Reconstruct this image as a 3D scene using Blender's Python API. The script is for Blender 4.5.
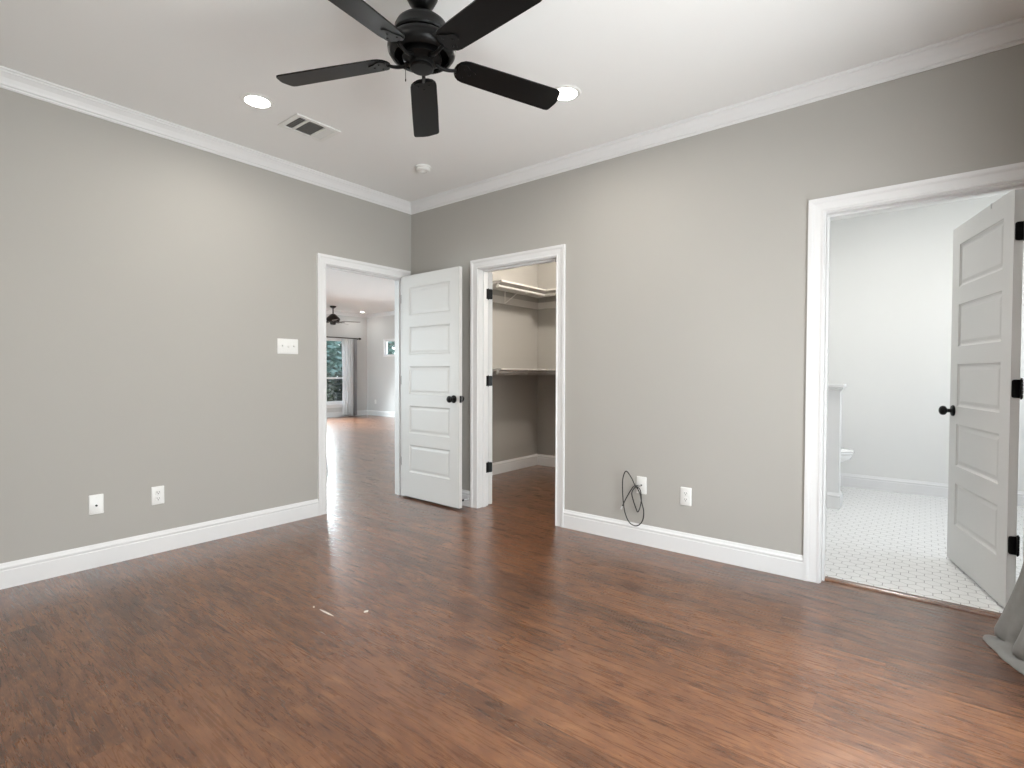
import bpy, bmesh, math, random
from mathutils import Vector, Matrix
random.seed(7)
S = bpy.context.scene
for o in list(bpy.data.objects): bpy.data.objects.remove(o)
COL = S.collection
R = math.radians

# ------------------------------------------------------------------ camera
CAM = Vector((-3.30768, -3.84488, 1.15603))
YAW, PIT, ROLL, FPX = 0.67036, -0.02092, 0.00287, 522.86
cd = bpy.data.cameras.new('camera'); cam = bpy.data.objects.new('camera', cd); COL.objects.link(cam)
cd.sensor_fit = 'HORIZONTAL'; cd.sensor_width = 36; cd.lens = FPX/1024*36; cd.clip_start = .02
c_, s_ = math.cos(YAW), math.sin(YAW)
fwd = Vector((c_*math.cos(PIT), s_*math.cos(PIT), math.sin(PIT)))
rt0 = Vector((s_, -c_, 0)); up0 = rt0.cross(fwd)
rt = rt0*math.cos(ROLL)+up0*math.sin(ROLL); up = -rt0*math.sin(ROLL)+up0*math.cos(ROLL)
M = Matrix((rt, up, -fwd)).transposed().to_4x4(); M.translation = CAM
cam.matrix_world = M
S.camera = cam

# ------------------------------------------------------------------ view, world, lights
S.view_settings.view_transform = 'Standard'; S.view_settings.look = 'None'
S.view_settings.gamma = 1; S.view_settings.use_curve_mapping = False
S.view_settings.exposure = 0.0
W = bpy.data.worlds.new('sky'); S.world = W; W.use_nodes = True
wn = W.node_tree.nodes; wl = W.node_tree.links
bg = wn['Background']
tc = wn.new('ShaderNodeTexCoord'); sep = wn.new('ShaderNodeSeparateXYZ'); cr = wn.new('ShaderNodeValToRGB')
wl.new(tc.outputs['Generated'], sep.inputs[0]); wl.new(sep.outputs['Z'], cr.inputs[0]); wl.new(cr.outputs[0], bg.inputs['Color'])
cr.color_ramp.elements[0].position = 0.0; cr.color_ramp.elements[0].color = (.95, .97, 1, 1)
cr.color_ramp.elements[1].position = .8; cr.color_ramp.elements[1].color = (.62, .75, 1, 1)
bg.inputs['Strength'].default_value = 3.6

def area(name, loc, rot, sx, sy, power, col=(1, 1, 1), shape='RECTANGLE', spread=180):
    d = bpy.data.lights.new(name, 'AREA'); d.shape = shape; d.size = sx; d.size_y = sy
    d.energy = power; d.color = col; d.spread = R(spread)
    o = bpy.data.objects.new(name, d); COL.objects.link(o); o.location = loc; o.rotation_euler = rot
    return o
H = 2.743
# daylight at the bedroom window (south wall, behind and right of the camera)
area('bedroom_window_daylight', (-1.9, -4.45, 1.08), (R(79), 0, 0), 2.3, 1.75, 92, (.955, .98, 1))
# daylight at the left part of the living room's tall window
area('living_window_daylight', (3.34, 8.34, 1.19), (R(-63), 0, 0), 1.55, 1.68, 360, (.88, .95, 1), spread=110)
area('living_side_fill', (-3.80, 4.6, 1.3), (0, R(-90), 0), 1.75, 2.7, 300, (.84, .93, 1))  # added side fill that brightens the living room, from an unseen window
area('bathroom_fill', (1.5, -3.6, 2.70), (0, 0, 0), .3, .3, 19, (1, .98, .95), 'DISK')  # added fill to brighten the bathroom and its door, no fixture there
# daylight at the bathroom window
area('bathroom_window_daylight', (1.75, -5.14, 1.6), (R(90), 0, 0), 1.7, 1.3, 8, (1, 1, .99))
pl_ = bpy.data.lights.new('closet_bulb', 'POINT'); pl_.energy = 58; pl_.color = (1, .92, .83); pl_.shadow_soft_size = .07
pb_ = bpy.data.objects.new('closet_bulb', pl_); COL.objects.link(pb_); pb_.location = (1.15, -1.3, 2.58)
PORTAL = area('living_window_portal', (3.6, 8.3, 1.18), (R(-90), 0, 0), 2.2, 1.7, 1)
PORTAL.data.cycles.is_portal = True

# ------------------------------------------------------------------ materials
def mat(name, col, rough=.5, metal=0, spec=.5, coat=0):
    m = bpy.data.materials.new(name); m.use_nodes = True
    b = m.node_tree.nodes['Principled BSDF']
    b.inputs['Base Color'].default_value = (*col, 1); b.inputs['Roughness'].default_value = rough
    b.inputs['Metallic'].default_value = metal; b.inputs['Specular IOR Level'].default_value = spec
    b.inputs['Coat Weight'].default_value = coat
    return m
def srgb(r, g, b):
    f = lambda v: v/255/12.92 if v/255 <= .04045 else ((v/255+.055)/1.055)**2.4
    return (f(r), f(g), f(b))
class NT:
    def __init__(s, m): s.t = m.node_tree; s.n = s.t.nodes; s.l = s.t.links; s.b = s.n['Principled BSDF']
    def new(s, t, **k):
        x = s.n.new(t)
        for a, v in k.items(): setattr(x, a, v)
        return x
    def put(s, inp, v):
        if isinstance(v, bpy.types.NodeSocket): s.l.new(v, inp)
        else: inp.default_value = v
    def math(s, op, a, b=0.0, c=0.0):
        x = s.new('ShaderNodeMath', operation=op)
        s.put(x.inputs[0], a); s.put(x.inputs[1], b); s.put(x.inputs[2], c)
        return x.outputs[0]
    def noise(s, vec, scale, detail=4, rough=.55, dist=0):
        x = s.new('ShaderNodeTexNoise'); s.put(x.inputs['Vector'], vec)
        x.inputs['Scale'].default_value = scale; x.inputs['Detail'].default_value = detail
        x.inputs['Roughness'].default_value = rough; x.inputs['Distortion'].default_value = dist
        return x.outputs['Fac']
    def xyz(s, a, b, c=0.0):
        x = s.new('ShaderNodeCombineXYZ'); s.put(x.inputs[0], a); s.put(x.inputs[1], b); s.put(x.inputs[2], c)
        return x.outputs[0]
    def ramp(s, fac, stops):
        x = s.new('ShaderNodeValToRGB'); s.put(x.inputs[0], fac); e = x.color_ramp.elements
        while len(e) < len(stops): e.new(.5)
        for i, (p, c) in enumerate(stops): e[i].position = p; e[i].color = (*c, 1)
        return x.outputs[0]
    def mix(s, fac, a, b, mode='MIX'):
        x = s.new('ShaderNodeMix', data_type='RGBA', blend_type=mode)
        s.put(x.inputs[0], fac)
        for i, v in ((6, a), (7, b)):
            if isinstance(v, tuple): v = (*v, 1)
            s.put(x.inputs[i], v)
        return x.outputs[2]
    def bump(s, h, strength, dist=.01):
        x = s.new('ShaderNodeBump'); s.put(x.inputs['Height'], h)
        x.inputs['Strength'].default_value = strength; x.inputs['Distance'].default_value = dist
        s.l.new(x.outputs[0], s.b.inputs['Normal'])
    def pos(s):
        g = s.new('ShaderNodeNewGeometry'); x = s.new('ShaderNodeSeparateXYZ'); s.l.new(g.outputs['Position'], x.inputs[0])
        return g.outputs['Position'], x.outputs[0], x.outputs[1], x.outputs[2]

def paint(name, col, rough=.75, var=.02, bump=.04, scale=160):
    m = mat(name, col, rough, 0, .3); t = NT(m)
    p, x, y, z = t.pos()
    f = t.noise(p, 1.7, 3)
    a = tuple(c*(1-var) for c in col); b = tuple(min(1, c*(1+var)) for c in col)
    t.l.new(t.mix(f, a, b), t.b.inputs['Base Color'])
    if bump: t.bump(t.noise(p, scale, 2), bump, .002)
    return m
M_WALL = paint('greige_wall_paint', (.445, .430, .400), .7)
M_WALL_L = paint('living_wall_paint', (.62, .62, .61), .7)
M_WALL_B = paint('white_bath_paint', (.80, .80, .785), .6)
M_CEIL = paint('ceiling_paint', (.88, .88, .87), .85, .015, .08, 120)
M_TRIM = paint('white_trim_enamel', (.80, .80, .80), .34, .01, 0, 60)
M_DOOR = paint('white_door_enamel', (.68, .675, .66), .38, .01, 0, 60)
M_BLACK = mat('matte_black_metal', (.004, .004, .004), .4, 0, .25)
M_FAN = mat('black_fan_enamel', (.004, .004, .004), .34, 0, .22)
M_PLASTIC = mat('white_plastic', (.82, .82, .80), .35)
M_SLOT = mat('dark_slot', (.04, .04, .04), .6)
M_STEEL = mat('brushed_nickel', (.6, .6, .6), .3, 1)
M_RUBBER = mat('black_rubber', (.015, .015, .015), .55)
M_WIRE = mat('white_rod_enamel', (.82, .80, .77), .35)
M_SHELF = paint('white_shelf_paint', (.68, .66, .63), .5, .01, .02, 60)
M_PORC = mat('white_porcelain', (.88, .88, .87), .1, 0, .5, .4)
M_LOUVRE = mat('grey_louvre', (.33, .33, .33), .5)
M_DUCT = mat('dark_duct', (.035, .035, .035), .8)
M_BRONZE = mat('dark_bronze', (.03, .022, .018), .4, .6)

def lamp_mat(name, col, st):
    m = mat(name, (.9, .9, .9)); b = m.node_tree.nodes['Principled BSDF']
    b.inputs['Emission Color'].default_value = (*col, 1); b.inputs['Emission Strength'].default_value = st
    return m
M_LED = lamp_mat('lit_downlight_lens', (1, .96, .90), 26)

def glass(name):
    m = bpy.data.materials.new(name); m.use_nodes = True
    n = m.node_tree.nodes; l = m.node_tree.links; n.remove(n['Principled BSDF'])
    t = n.new('ShaderNodeBsdfTransparent'); g = n.new('ShaderNodeBsdfGlossy'); g.inputs['Roughness'].default_value = .02
    t.inputs['Color'].default_value = (.95, .97, .96, 1)
    lw = n.new('ShaderNodeLayerWeight'); lw.inputs[0].default_value = .5; p5 = n.new('ShaderNodeMath'); p5.operation = 'POWER'; p5.inputs[1].default_value = 5
    f = n.new('ShaderNodeMath'); f.operation = 'MULTIPLY_ADD'; f.inputs[1].default_value = .92; f.inputs[2].default_value = .04; l.new(lw.outputs['Facing'], p5.inputs[0]); l.new(p5.outputs[0], f.inputs[0]); x = n.new('ShaderNodeMixShader')
    l.new(f.outputs[0], x.inputs[0]); l.new(t.outputs[0], x.inputs[1]); l.new(g.outputs[0], x.inputs[2])
    l.new(x.outputs[0], n['Material Output'].inputs[0])
    return m
M_GLASS = glass('window_glass')

def wood_floor():
    m = mat('hickory_laminate', (.2, .1, .06), .28, 0, .5); t = NT(m)
    p, x, y, z = t.pos()
    PW, PL = .127, 1.22
    xr = t.math('DIVIDE', t.math('ADD', x, 2.919+10*PW), PW); row = t.math('FLOOR', xr)
    wn1 = t.new('ShaderNodeTexWhiteNoise', noise_dimensions='1D'); t.l.new(row, wn1.inputs['W'])
    yr = t.math('ADD', t.math('DIVIDE', y, PL), t.math('MULTIPLY', wn1.outputs['Value'], 3.7)); col_ = t.math('FLOOR', yr)
    wn2 = t.new('ShaderNodeTexWhiteNoise', noise_dimensions='2D'); t.l.new(t.xyz(row, col_), wn2.inputs['Vector'])
    rnd = wn2.outputs['Value']
    fx = t.math('FRACT', xr); fy = t.math('FRACT', yr)
    ex = t.math('MULTIPLY', t.math('MINIMUM', fx, t.math('SUBTRACT', 1.0, fx)), PW)
    ey = t.math('MULTIPLY', t.math('MINIMUM', fy, t.math('SUBTRACT', 1.0, fy)), PL)
    edge = t.math('MINIMUM', ex, ey)
    seam = t.math('SUBTRACT', 1.0, t.math('SMOOTH_MIN', t.math('DIVIDE', edge, .0016), 1.0, .2))
    off = t.math('MULTIPLY', rnd, 37.0)
    gx = t.math('ADD', x, off); gy = t.math('ADD', y, t.math('MULTIPLY', rnd, 11.0))
    blot = t.noise(t.xyz(t.math('MULTIPLY', gx, 9.0), t.math('MULTIPLY', gy, 3.2), off), 1.0, 6, .62, 2.2)
    streak = t.noise(t.xyz(t.math('MULTIPLY', gx, 48.0), t.math('MULTIPLY', gy, 3.6), off), 1.0, 7, .62, 1.6)
    fine = t.noise(t.xyz(t.math('MULTIPLY', gx, 170.0), t.math('MULTIPLY', gy, 15.0), off), 1.0, 6, .65, 2.0)
    v = t.math('ADD', t.math('MULTIPLY', streak, .32), t.math('ADD', t.math('MULTIPLY', blot, .36), t.math('MULTIPLY', fine, .36)))
    v = t.math('ADD', v, t.math('MULTIPLY', t.math('SUBTRACT', rnd, .5), .07))
    base = t.ramp(v, [(.38, srgb(52, 30, 18)), (.47, srgb(83, 51, 32)), (.535, srgb(103, 66, 41)), (.60, srgb(122, 82, 53)), (.70, srgb(150, 109, 75))])
    red = t.mix(t.math('MULTIPLY', rnd, .16), base, srgb(124, 74, 48))
    dark = t.mix(t.math('MULTIPLY', seam, .5), red, srgb(50, 32, 24))
    t.l.new(dark, t.b.inputs['Base Color'])
    rr = t.math('ADD', .20, t.math('MULTIPLY', streak, .16)); t.l.new(rr, t.b.inputs['Roughness'])
    h = t.math('SUBTRACT', t.math('ADD', t.math('MULTIPLY', streak, .5), t.math('MULTIPLY', blot, .5)), t.math('MULTIPLY', seam, .6))
    t.bump(h, .012, .002)
    t.b.inputs['Coat Weight'].default_value = .6; t.b.inputs['Coat Roughness'].default_value = .26
    return m
M_WOOD = wood_floor()

def hex_tile():
    m = mat('white_hex_tile', (.85, .85, .84), .2); t = NT(m)
    p, x, y, z = t.pos()
    F = .072
    u = t.math('DIVIDE', y, F); w = t.math('DIVIDE', x, F)       # flats face +-x
    RX, RY = 1.0, 1.7320508
    def cell(ox, oy):
        a = t.math('SUBTRACT', t.math('FLOORED_MODULO', t.math('ADD', u, ox), RX), RX/2)
        b = t.math('SUBTRACT', t.math('FLOORED_MODULO', t.math('ADD', w, oy), RY), RY/2)
        aa = t.math('ABSOLUTE', a); bb = t.math('ABSOLUTE', b)
        return t.math('MAXIMUM', aa, t.math('ADD', t.math('MULTIPLY', aa, .5), t.math('MULTIPLY', bb, .8660254)))
    d = t.math('MINIMUM', cell(0, 0), cell(RX/2, RY/2))
    g = t.new('ShaderNodeMapRange'); t.put(g.inputs[0], d); g.inputs[1].default_value = .465; g.inputs[2].default_value = .485
    n = t.noise(p, 14, 3)
    tile = t.mix(n, (.80, .80, .785), (.87, .87, .86))
    t.l.new(t.mix(g.outputs[0], tile, (.27, .27, .26)), t.b.inputs['Base Color'])
    r = t.math('ADD', .2, t.math('MULTIPLY', g.outputs[0], .5)); t.l.new(r, t.b.inputs['Roughness'])
    t.bump(t.math('SUBTRACT', 1.0, g.outputs[0]), .3, .003)
    return m
M_HEX = hex_tile()

def cloth(name, col, sc=700, tr=0):
    m = mat(name, col, .85, 0, .2); t = NT(m); p, x, y, z = t.pos()
    n = t.noise(p, 30, 4)
    a = tuple(c*.88 for c in col); b = tuple(min(1, c*1.12) for c in col)
    t.l.new(t.mix(n, a, b), t.b.inputs['Base Color'])
    wv = t.noise(p, sc, 2); t.bump(wv, .15, .002)
    t.b.inputs['Sheen Weight'].default_value = .2
    if tr: t.b.inputs['Transmission Weight'].default_value = 0
    return m
M_CURT = cloth('grey_curtain_cloth', (.25, .245, .235))
M_CURT2 = cloth('grey_lining_cloth', (.33, .33, .34))
def sheer():
    m = bpy.data.materials.new('sheer_white_voile'); m.use_nodes = True
    n = m.node_tree.nodes; l = m.node_tree.links; n.remove(n['Principled BSDF'])
    d = n.new('ShaderNodeBsdfDiffuse'); d.inputs[0].default_value = (.9, .9, .9, 1)
    tl = n.new('ShaderNodeBsdfTranslucent'); tl.inputs[0].default_value = (.92, .92, .92, 1)
    tp = n.new('ShaderNodeBsdfTransparent')
    a = n.new('ShaderNodeMixShader'); a.inputs[0].default_value = .5; l.new(d.outputs[0], a.inputs[1]); l.new(tl.outputs[0], a.inputs[2])
    b = n.new('ShaderNodeMixShader'); b.inputs[0].default_value = .10; l.new(a.outputs[0], b.inputs[1]); l.new(tp.outputs[0], b.inputs[2])
    l.new(b.outputs[0], n['Material Output'].inputs[0]); return m
M_SHEER = sheer()
def leafy(name, a, b):
    m = mat(name, a, .5); t = NT(m); p, x, y, z = t.pos()
    t.l.new(t.mix(t.noise(p, 3.5, 3), a, b), t.b.inputs['Base Color']); return m
M_LEAF_D = leafy('dark_leaves', (.005, .013, .005), (.02, .04, .012))
M_LEAF_L = leafy('pale_leaves', (.09, .16, .135), (.19, .29, .25))
M_LAWN = leafy('lawn', (.02, .04, .012), (.04, .07, .025))
M_BARK = leafy('bark', (.06, .045, .035), (.13, .10, .08))
M_BRICK = leafy('exterior_render', (.4, .38, .35), (.5, .48, .45))

# ------------------------------------------------------------------ object helpers
WL = {}
def tag(o, label=None, cat=None, group=None, kind=None):
    if label: o['label'] = label
    if cat: o['category'] = cat
    if group: o['group'] = group
    if kind: o['kind'] = kind
    return o
def thing(name, loc, label=None, cat=None, group=None, kind=None):
    o = bpy.data.objects.new(name, None); COL.objects.link(o); o.location = loc; o.empty_display_size = .05
    WL[o] = Vector(loc); return tag(o, label, cat, group, kind)
def obj(name, bm, m, parent=None, smooth=False, label=None, angle=None, base=None):
    """bm holds world coordinates; the mesh is re-based on its parent (or on base / its own lowest centre)."""
    bmesh.ops.recalc_face_normals(bm, faces=bm.faces[:])
    if base is None:
        if parent is not None: base = WL[parent]
        else:
            lo = [min(v.co[i] for v in bm.verts) for i in range(3)]; hi = [max(v.co[i] for v in bm.verts) for i in range(3)]
            base = Vector(((lo[0]+hi[0])/2, (lo[1]+hi[1])/2, lo[2]))
    base = Vector(base)
    for v in bm.verts: v.co -= base
    me = bpy.data.meshes.new(name); bm.to_mesh(me); bm.free()
    if isinstance(m, (list, tuple)):
        for k in m: me.materials.append(k)
    else: me.materials.append(m)
    if smooth:
        for p in me.polygons: p.use_smooth = True
        me.set_sharp_from_angle(angle=angle or R(35))
    o = bpy.data.objects.new(name, me); COL.objects.link(o); WL[o] = base
    if parent is not None:
        o.parent = parent; o.location = base-WL[parent]
    else: o.location = base
    if label: o['label'] = label
    return o
def struct(name, bm, m, label=None, cat=None, smooth=False):
    return tag(obj(name, bm, m, None, smooth), label, cat, None, 'structure')

def box(bm, x0, x1, y0, y1, z0, z1, bev=0, seg=2):
    r = bmesh.ops.create_cube(bm, size=1)
    vs = r['verts']
    for v in vs:
        v.co = Vector(((x0+x1)/2+v.co.x*(x1-x0), (y0+y1)/2+v.co.y*(y1-y0), (z0+z1)/2+v.co.z*(z1-z0)))
    if bev:
        es = list({e for v in vs for e in v.link_edges})
        bmesh.ops.bevel(bm, geom=es, offset=bev, segments=seg, affect='EDGES', profile=.5)
def B(*a, **k):
    bm = bmesh.new(); box(bm, *a, **k); return bm
def basis(ax):
    ax = Vector(ax).normalized(); h = Vector((0, 0, 1)) if abs(ax.z) < .9 else Vector((1, 0, 0))
    u = ax.cross(h).normalized(); return ax, u, ax.cross(u)
def lathe(bm, prof, org, ax=(0, 0, 1), seg=40, sx=1, sy=1):
    """prof = [(r, h)] about axis ax from org"""
    a, u, v = basis(ax); org = Vector(org); rings = []
    for r, h in prof:
        if r < 1e-6: rings.append([bm.verts.new(org+a*h)])
        else: rings.append([bm.verts.new(org+a*h+u*r*sx*math.cos(2*math.pi*i/seg)+v*r*sy*math.sin(2*math.pi*i/seg)) for i in range(seg)])
    for p, q in zip(rings, rings[1:]):
        for i in range(seg):
            j = (i+1) % seg
            if len(p) == 1 and len(q) == 1: continue
            if len(p) == 1: bm.faces.new((p[0], q[i], q[j]))
            elif len(q) == 1: bm.faces.new((p[i], p[j], q[0]))
            else: bm.faces.new((p[i], p[j], q[j], q[i]))
    for e in (rings[0], rings[-1]):
        if len(e) > 1: bm.faces.new(e)
def spline(pts, n=8, closed=False):
    P = [Vector(p) for p in pts]; out = []
    for i in range(len(P)-1):
        p0, p1, p2, p3 = P[max(i-1, 0)], P[i], P[i+1], P[min(i+2, len(P)-1)]
        for k in range(n):
            t = k/n
            out.append(.5*((2*p1)+(p2-p0)*t+(2*p0-5*p1+4*p2-p3)*t*t+(3*p1-3*p2+p3-p0)*t**3))
    out.append(P[-1]); return out
def tube(bm, pts, r, seg=10):
    pts = [Vector(p) for p in pts]; rings = []; u = None
    for i, p in enumerate(pts):
        d = (pts[min(i+1, len(pts)-1)]-pts[max(i-1, 0)]).normalized()
        if u is None: _, u, _v = basis(d)
        u = (u-d*u.dot(d)).normalized(); v = d.cross(u)
        rr = r(i/(len(pts)-1)) if callable(r) else r
        rings.append([bm.verts.new(p+rr*(u*math.cos(2*math.pi*k/seg)+v*math.sin(2*math.pi*k/seg))) for k in range(seg)])
    for a, b in zip(rings, rings[1:]):
        for k in range(seg): bm.faces.new((a[k], a[(k+1) % seg], b[(k+1) % seg], b[k]))
    bm.faces.new(rings[0]); bm.faces.new(rings[-1])
def strip(bm, lines, closed=True, cap=True):
    """lines: list of vertex-position lists (one per profile point, same length); skins between neighbours"""
    V = [[bm.verts.new(p) for p in ln] for ln in lines]
    n = len(V); m_ = len(V[0])
    for i in range(n if closed else n-1):
        a, b = V[i], V[(i+1) % n]
        for k in range(m_-1): bm.faces.new((a[k], a[k+1], b[k+1], b[k]))
    if cap and closed:
        bm.faces.new([v[0] for v in V]); bm.faces.new([v[-1] for v in V])
def prism(bm, poly, f0, f1):
    """poly of 2-D points; f0/f1 map a 2-D point to the two end positions"""
    a = [bm.verts.new(f0(*p)) for p in poly]; b = [bm.verts.new(f1(*p)) for p in poly]
    bm.faces.new(a); bm.faces.new(b)
    for i in range(len(a)):
        j = (i+1) % len(a); bm.faces.new((a[i], a[j], b[j], b[i]))
def rrect(w, h, r, n=5):
    out = []
    for cx, cy, a0 in ((w/2-r, h/2-r, 0), (-w/2+r, h/2-r, 90), (-w/2+r, -h/2+r, 180), (w/2-r, -h/2+r, 270)):
        for k in range(n+1):
            a = R(a0+90*k/n); out.append((cx+r*math.cos(a), cy+r*math.sin(a)))
    return out

# wall frames: (s along wall, z, t out of the wall into the bedroom) -> world
def FL(s, z, t): return Vector((s, -t, z))         # left wall, plane y = 0, s = x
def FR(s, z, t): return Vector((-t, s, z))         # right wall, plane x = 0, s = y

# ------------------------------------------------------------------ the setting: room shell
TW_L, TW_R = .11, .12                              # wall thickness left / right
XW, YS = -3.72, -4.40                              # west and south walls (behind and beside the camera)
D1 = (-.900, -.108); D2 = (-1.645, -.861); D3 = (-4.222, -3.403); DH = 2.030
bm = bmesh.new()
box(bm, -3.84, .085, -4.55, TW_L, -.1, 0)
box(bm, .085, 5.6, -2.46, TW_L, -.1, 0)
box(bm, -3.84, 5.6, TW_L, 8.3, -.1, 0)
struct('floor', bm, M_WOOD, 'brown hand-scraped wood plank floor running through the bedroom, closet and living room', 'floor')
struct('floor_bathroom', B(.085, 3.2, -5.3, -2.46, -.1, .004), M_HEX, 'white hexagon tile floor beyond the right doorway', 'floor')
bm = bmesh.new()
box(bm, -3.84, 0, -4.55, 0, H, H+.1)
struct('ceiling', bm, M_CEIL, 'plain pale ceiling over the bedroom with fan and downlights', 'ceiling')
struct('ceiling_living', B(-3.84, 5.6, 0, 8.3, H, H+.1), M_CEIL, 'pale ceiling of the living room seen through the left doorway', 'ceiling')
struct('ceiling_closet', B(0, 2.2, -2.5, 0, H, H+.1), M_CEIL, 'ceiling of the walk-in closet', 'ceiling')
struct('ceiling_bathroom', B(0, 3.2, -5.3, -2.5, H, H+.1), M_CEIL, 'ceiling of the white bathroom', 'ceiling')

def wall_x(name, y0, y1, xa, xb, holes, m, label):   # wall along x with holes (x0, x1, z0, z1)
    bm = bmesh.new(); x = xa
    for h in sorted(holes):
        box(bm, x, h[0], y0, y1, 0, H)
        if h[2] > 0: box(bm, h[0], h[1], y0, y1, 0, h[2])
        box(bm, h[0], h[1], y0, y1, h[3], H); x = h[1]
    box(bm, x, xb, y0, y1, 0, H); return struct(name, bm, m, label, 'wall')
def wall_y(name, x0, x1, ya, yb, holes, m, label):
    bm = bmesh.new(); y = ya
    for h in sorted(holes):
        box(bm, x0, x1, y, h[0], 0, H)
        if h[2] > 0: box(bm, x0, x1, h[0], h[1], 0, h[2])
        box(bm, x0, x1, h[0], h[1], h[3], H); y = h[1]
    box(bm, x0, x1, y, yb, 0, H); return struct(name, bm, m, label, 'wall')
JB = .018
wall_x('wall_left', 0, TW_L-.004, XW-.12, 2.17, [(D1[0]-JB, D1[1]+JB, 0, DH+JB)], M_WALL, 'greige left wall with the light switch and the doorway to the living room')
wall_y('wall_right', 0, TW_R-.004, YS-.15, 0, [(D2[0]-JB, D2[1]+JB, 0, DH+JB), (D3[0]-JB, D3[1]+JB, 0, DH+JB)], M_WALL, 'greige right wall with the closet and bathroom doorways')
wall_x('wall_south', YS-.15, YS, XW-.12, 0, [(-3.05, -.75, .15, 2.02)], M_WALL, 'greige wall with the bedroom window beside the camera')
wall_y('wall_west', XW-.12, XW, YS, 0, [], M_WALL, 'greige wall behind the camera')
# closet
wall_y('wall_closet_back', 2.06, 2.17, -2.40, 0, [], M_WALL, 'back wall of the closet behind its shelves')
wall_x('wall_closet_side', -2.50, -2.40, TW_R-.004, 2.17, [], M_WALL, 'side wall of the closet opposite the long shelf')
# bathroom
wall_y('wall_bathroom_back', 3.02, 3.14, -5.2, -2.5, [], M_WALL_B, 'white back wall of the bathroom')
wall_x('wall_bathroom_left', -2.53, -2.50, TW_R-.004, 3.02, [], M_WALL_B, 'white bathroom wall behind the toilet')
wall_x('wall_bathroom_right', -5.30, -5.18, TW_R-.004, 3.14, [(.85, 2.65, .95, 2.25)], M_WALL_B, 'white bathroom wall with its window')
struct('wall_bathroom_front', B(TW_R-.004, TW_R, -5.18, D3[0]-.1, 0, H), M_WALL_B, 'white bathroom wall beside the open bathroom door', 'wall')
# living room
LY, LX = 8.17, 5.45
WIN1 = (2.55, 4.84, .335, 2.045); WIN2 = (6.86, 7.46, 1.58, 2.04)
wall_x('wall_living_back', LY, LY+.14, XW-.12, LX+.14, [WIN1], M_WALL_L, 'pale grey far wall of the living room with the tall window')
wall_y('wall_living_right', LX, LX+.14, TW_L, LY, [WIN2], M_WALL_L, 'pale grey right wall of the living room with the small high window')
wall_y('wall_living_left', XW-.12, XW, TW_L, LY, [(3.2, 6.0, .4, 2.2)], M_WALL_L, 'pale grey left wall of the living room')
wall_x('wall_living_near', TW_L-.004, TW_L, XW, LX, [(D1[0]-JB, D1[1]+JB, 0, DH+JB)], M_WALL_L, 'pale grey near wall of the living room around the doorway')

# ------------------------------------------------------------------ baseboards and crown
BASE = [(0, 0), (.015, 0), (.015, .094), (.0125, .098), (.0125, .101), (.0145, .106), (.0145, .113), (.009, .121), (.006, .130), (.004, .135), (0, .135)]
def baseb(name, f, s0, s1, label):
    bm = bmesh.new(); strip(bm, [[f(s0, z, t), f(s1, z, t)] for t, z in BASE])
    return struct(name, bm, M_TRIM, label, 'baseboard')
CW = .078
baseb('baseboard_left', FL, XW, D1[0]-.005-CW, 'white baseboard along the left wall')
baseb('baseboard_right', FR, D3[1]+.005+CW, D2[0]-.005-CW, 'white baseboard between the closet and bathroom doorways')
baseb('baseboard_corner', FR, D2[1]+.005+CW, -.016, 'short white baseboard behind the open living room door')
baseb('baseboard_south', lambda s, z, t: Vector((s, YS+t, z)), XW, 0, 'white baseboard along the window wall')
baseb('baseboard_west', lambda s, z, t: Vector((XW+t, s, z)), YS+.016, -.016, 'white baseboard on the wall behind the camera')
baseb('baseboard_closet_left', lambda s, z, t: Vector((s, -t, z)), TW_R, 2.06, 'white baseboard along the left side of the closet')
baseb('baseboard_closet_back', lambda s, z, t: Vector((2.06-t, s, z)), -2.40, -.016, 'white baseboard along the back of the closet')
baseb('baseboard_bathroom_back', lambda s, z, t: Vector((3.02-t, s, z)), -5.18, -2.53, 'white baseboard along the bathroom back wall')
baseb('baseboard_living_back', lambda s, z, t: Vector((s, LY-t, z)), XW, LX-.016, 'white baseboard under the tall living room window')
baseb('baseboard_living_right', lambda s, z, t: Vector((LX-t, s, z)), TW_L, LY, 'white baseboard on the right wall of the living room')
CROWN = [(0, -.092), (.006, -.092), (.010, -.085), (.010, -.079), (.017, -.074), (.022, -.062), (.032, -.043), (.044, -.028), (.051, -.021), (.051, -.013), (.058, -.008), (.058, 0), (0, 0)]
def crown(name, fa, fb, label):
    bm = bmesh.new(); strip(bm, [[fa(t)+Vector((0, 0, H+z)), fb(t)+Vector((0, 0, H+z))] for t, z in CROWN])
    return struct(name, bm, M_TRIM, label, 'crown moulding', smooth=False)
c00 = lambda t: Vector((-t, -t, 0)); cS = lambda t: Vector((-t, YS+t, 0)); cSW = lambda t: Vector((XW+t, YS+t, 0)); cW = lambda t: Vector((XW+t, -t, 0))
crown('trim_1', cW, c00, 'white crown moulding along the top of the left wall')
crown('trim_2', c00, cS, 'white crown moulding along the top of the right wall')
crown('trim_3', cS, cSW, 'white crown moulding above the bedroom window')
crown('trim_4', cSW, cW, 'white crown moulding behind the camera')
lA = lambda t: Vector((XW+t, LY-t, 0)); lB = lambda t: Vector((LX-t, LY-t, 0)); lC = lambda t: Vector((LX-t, TW_L+t, 0))
crown('trim_5', lA, lB, 'white crown moulding along the far wall of the living room')
crown('trim_6', lB, lC, 'white crown moulding along the right wall of the living room')

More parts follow.
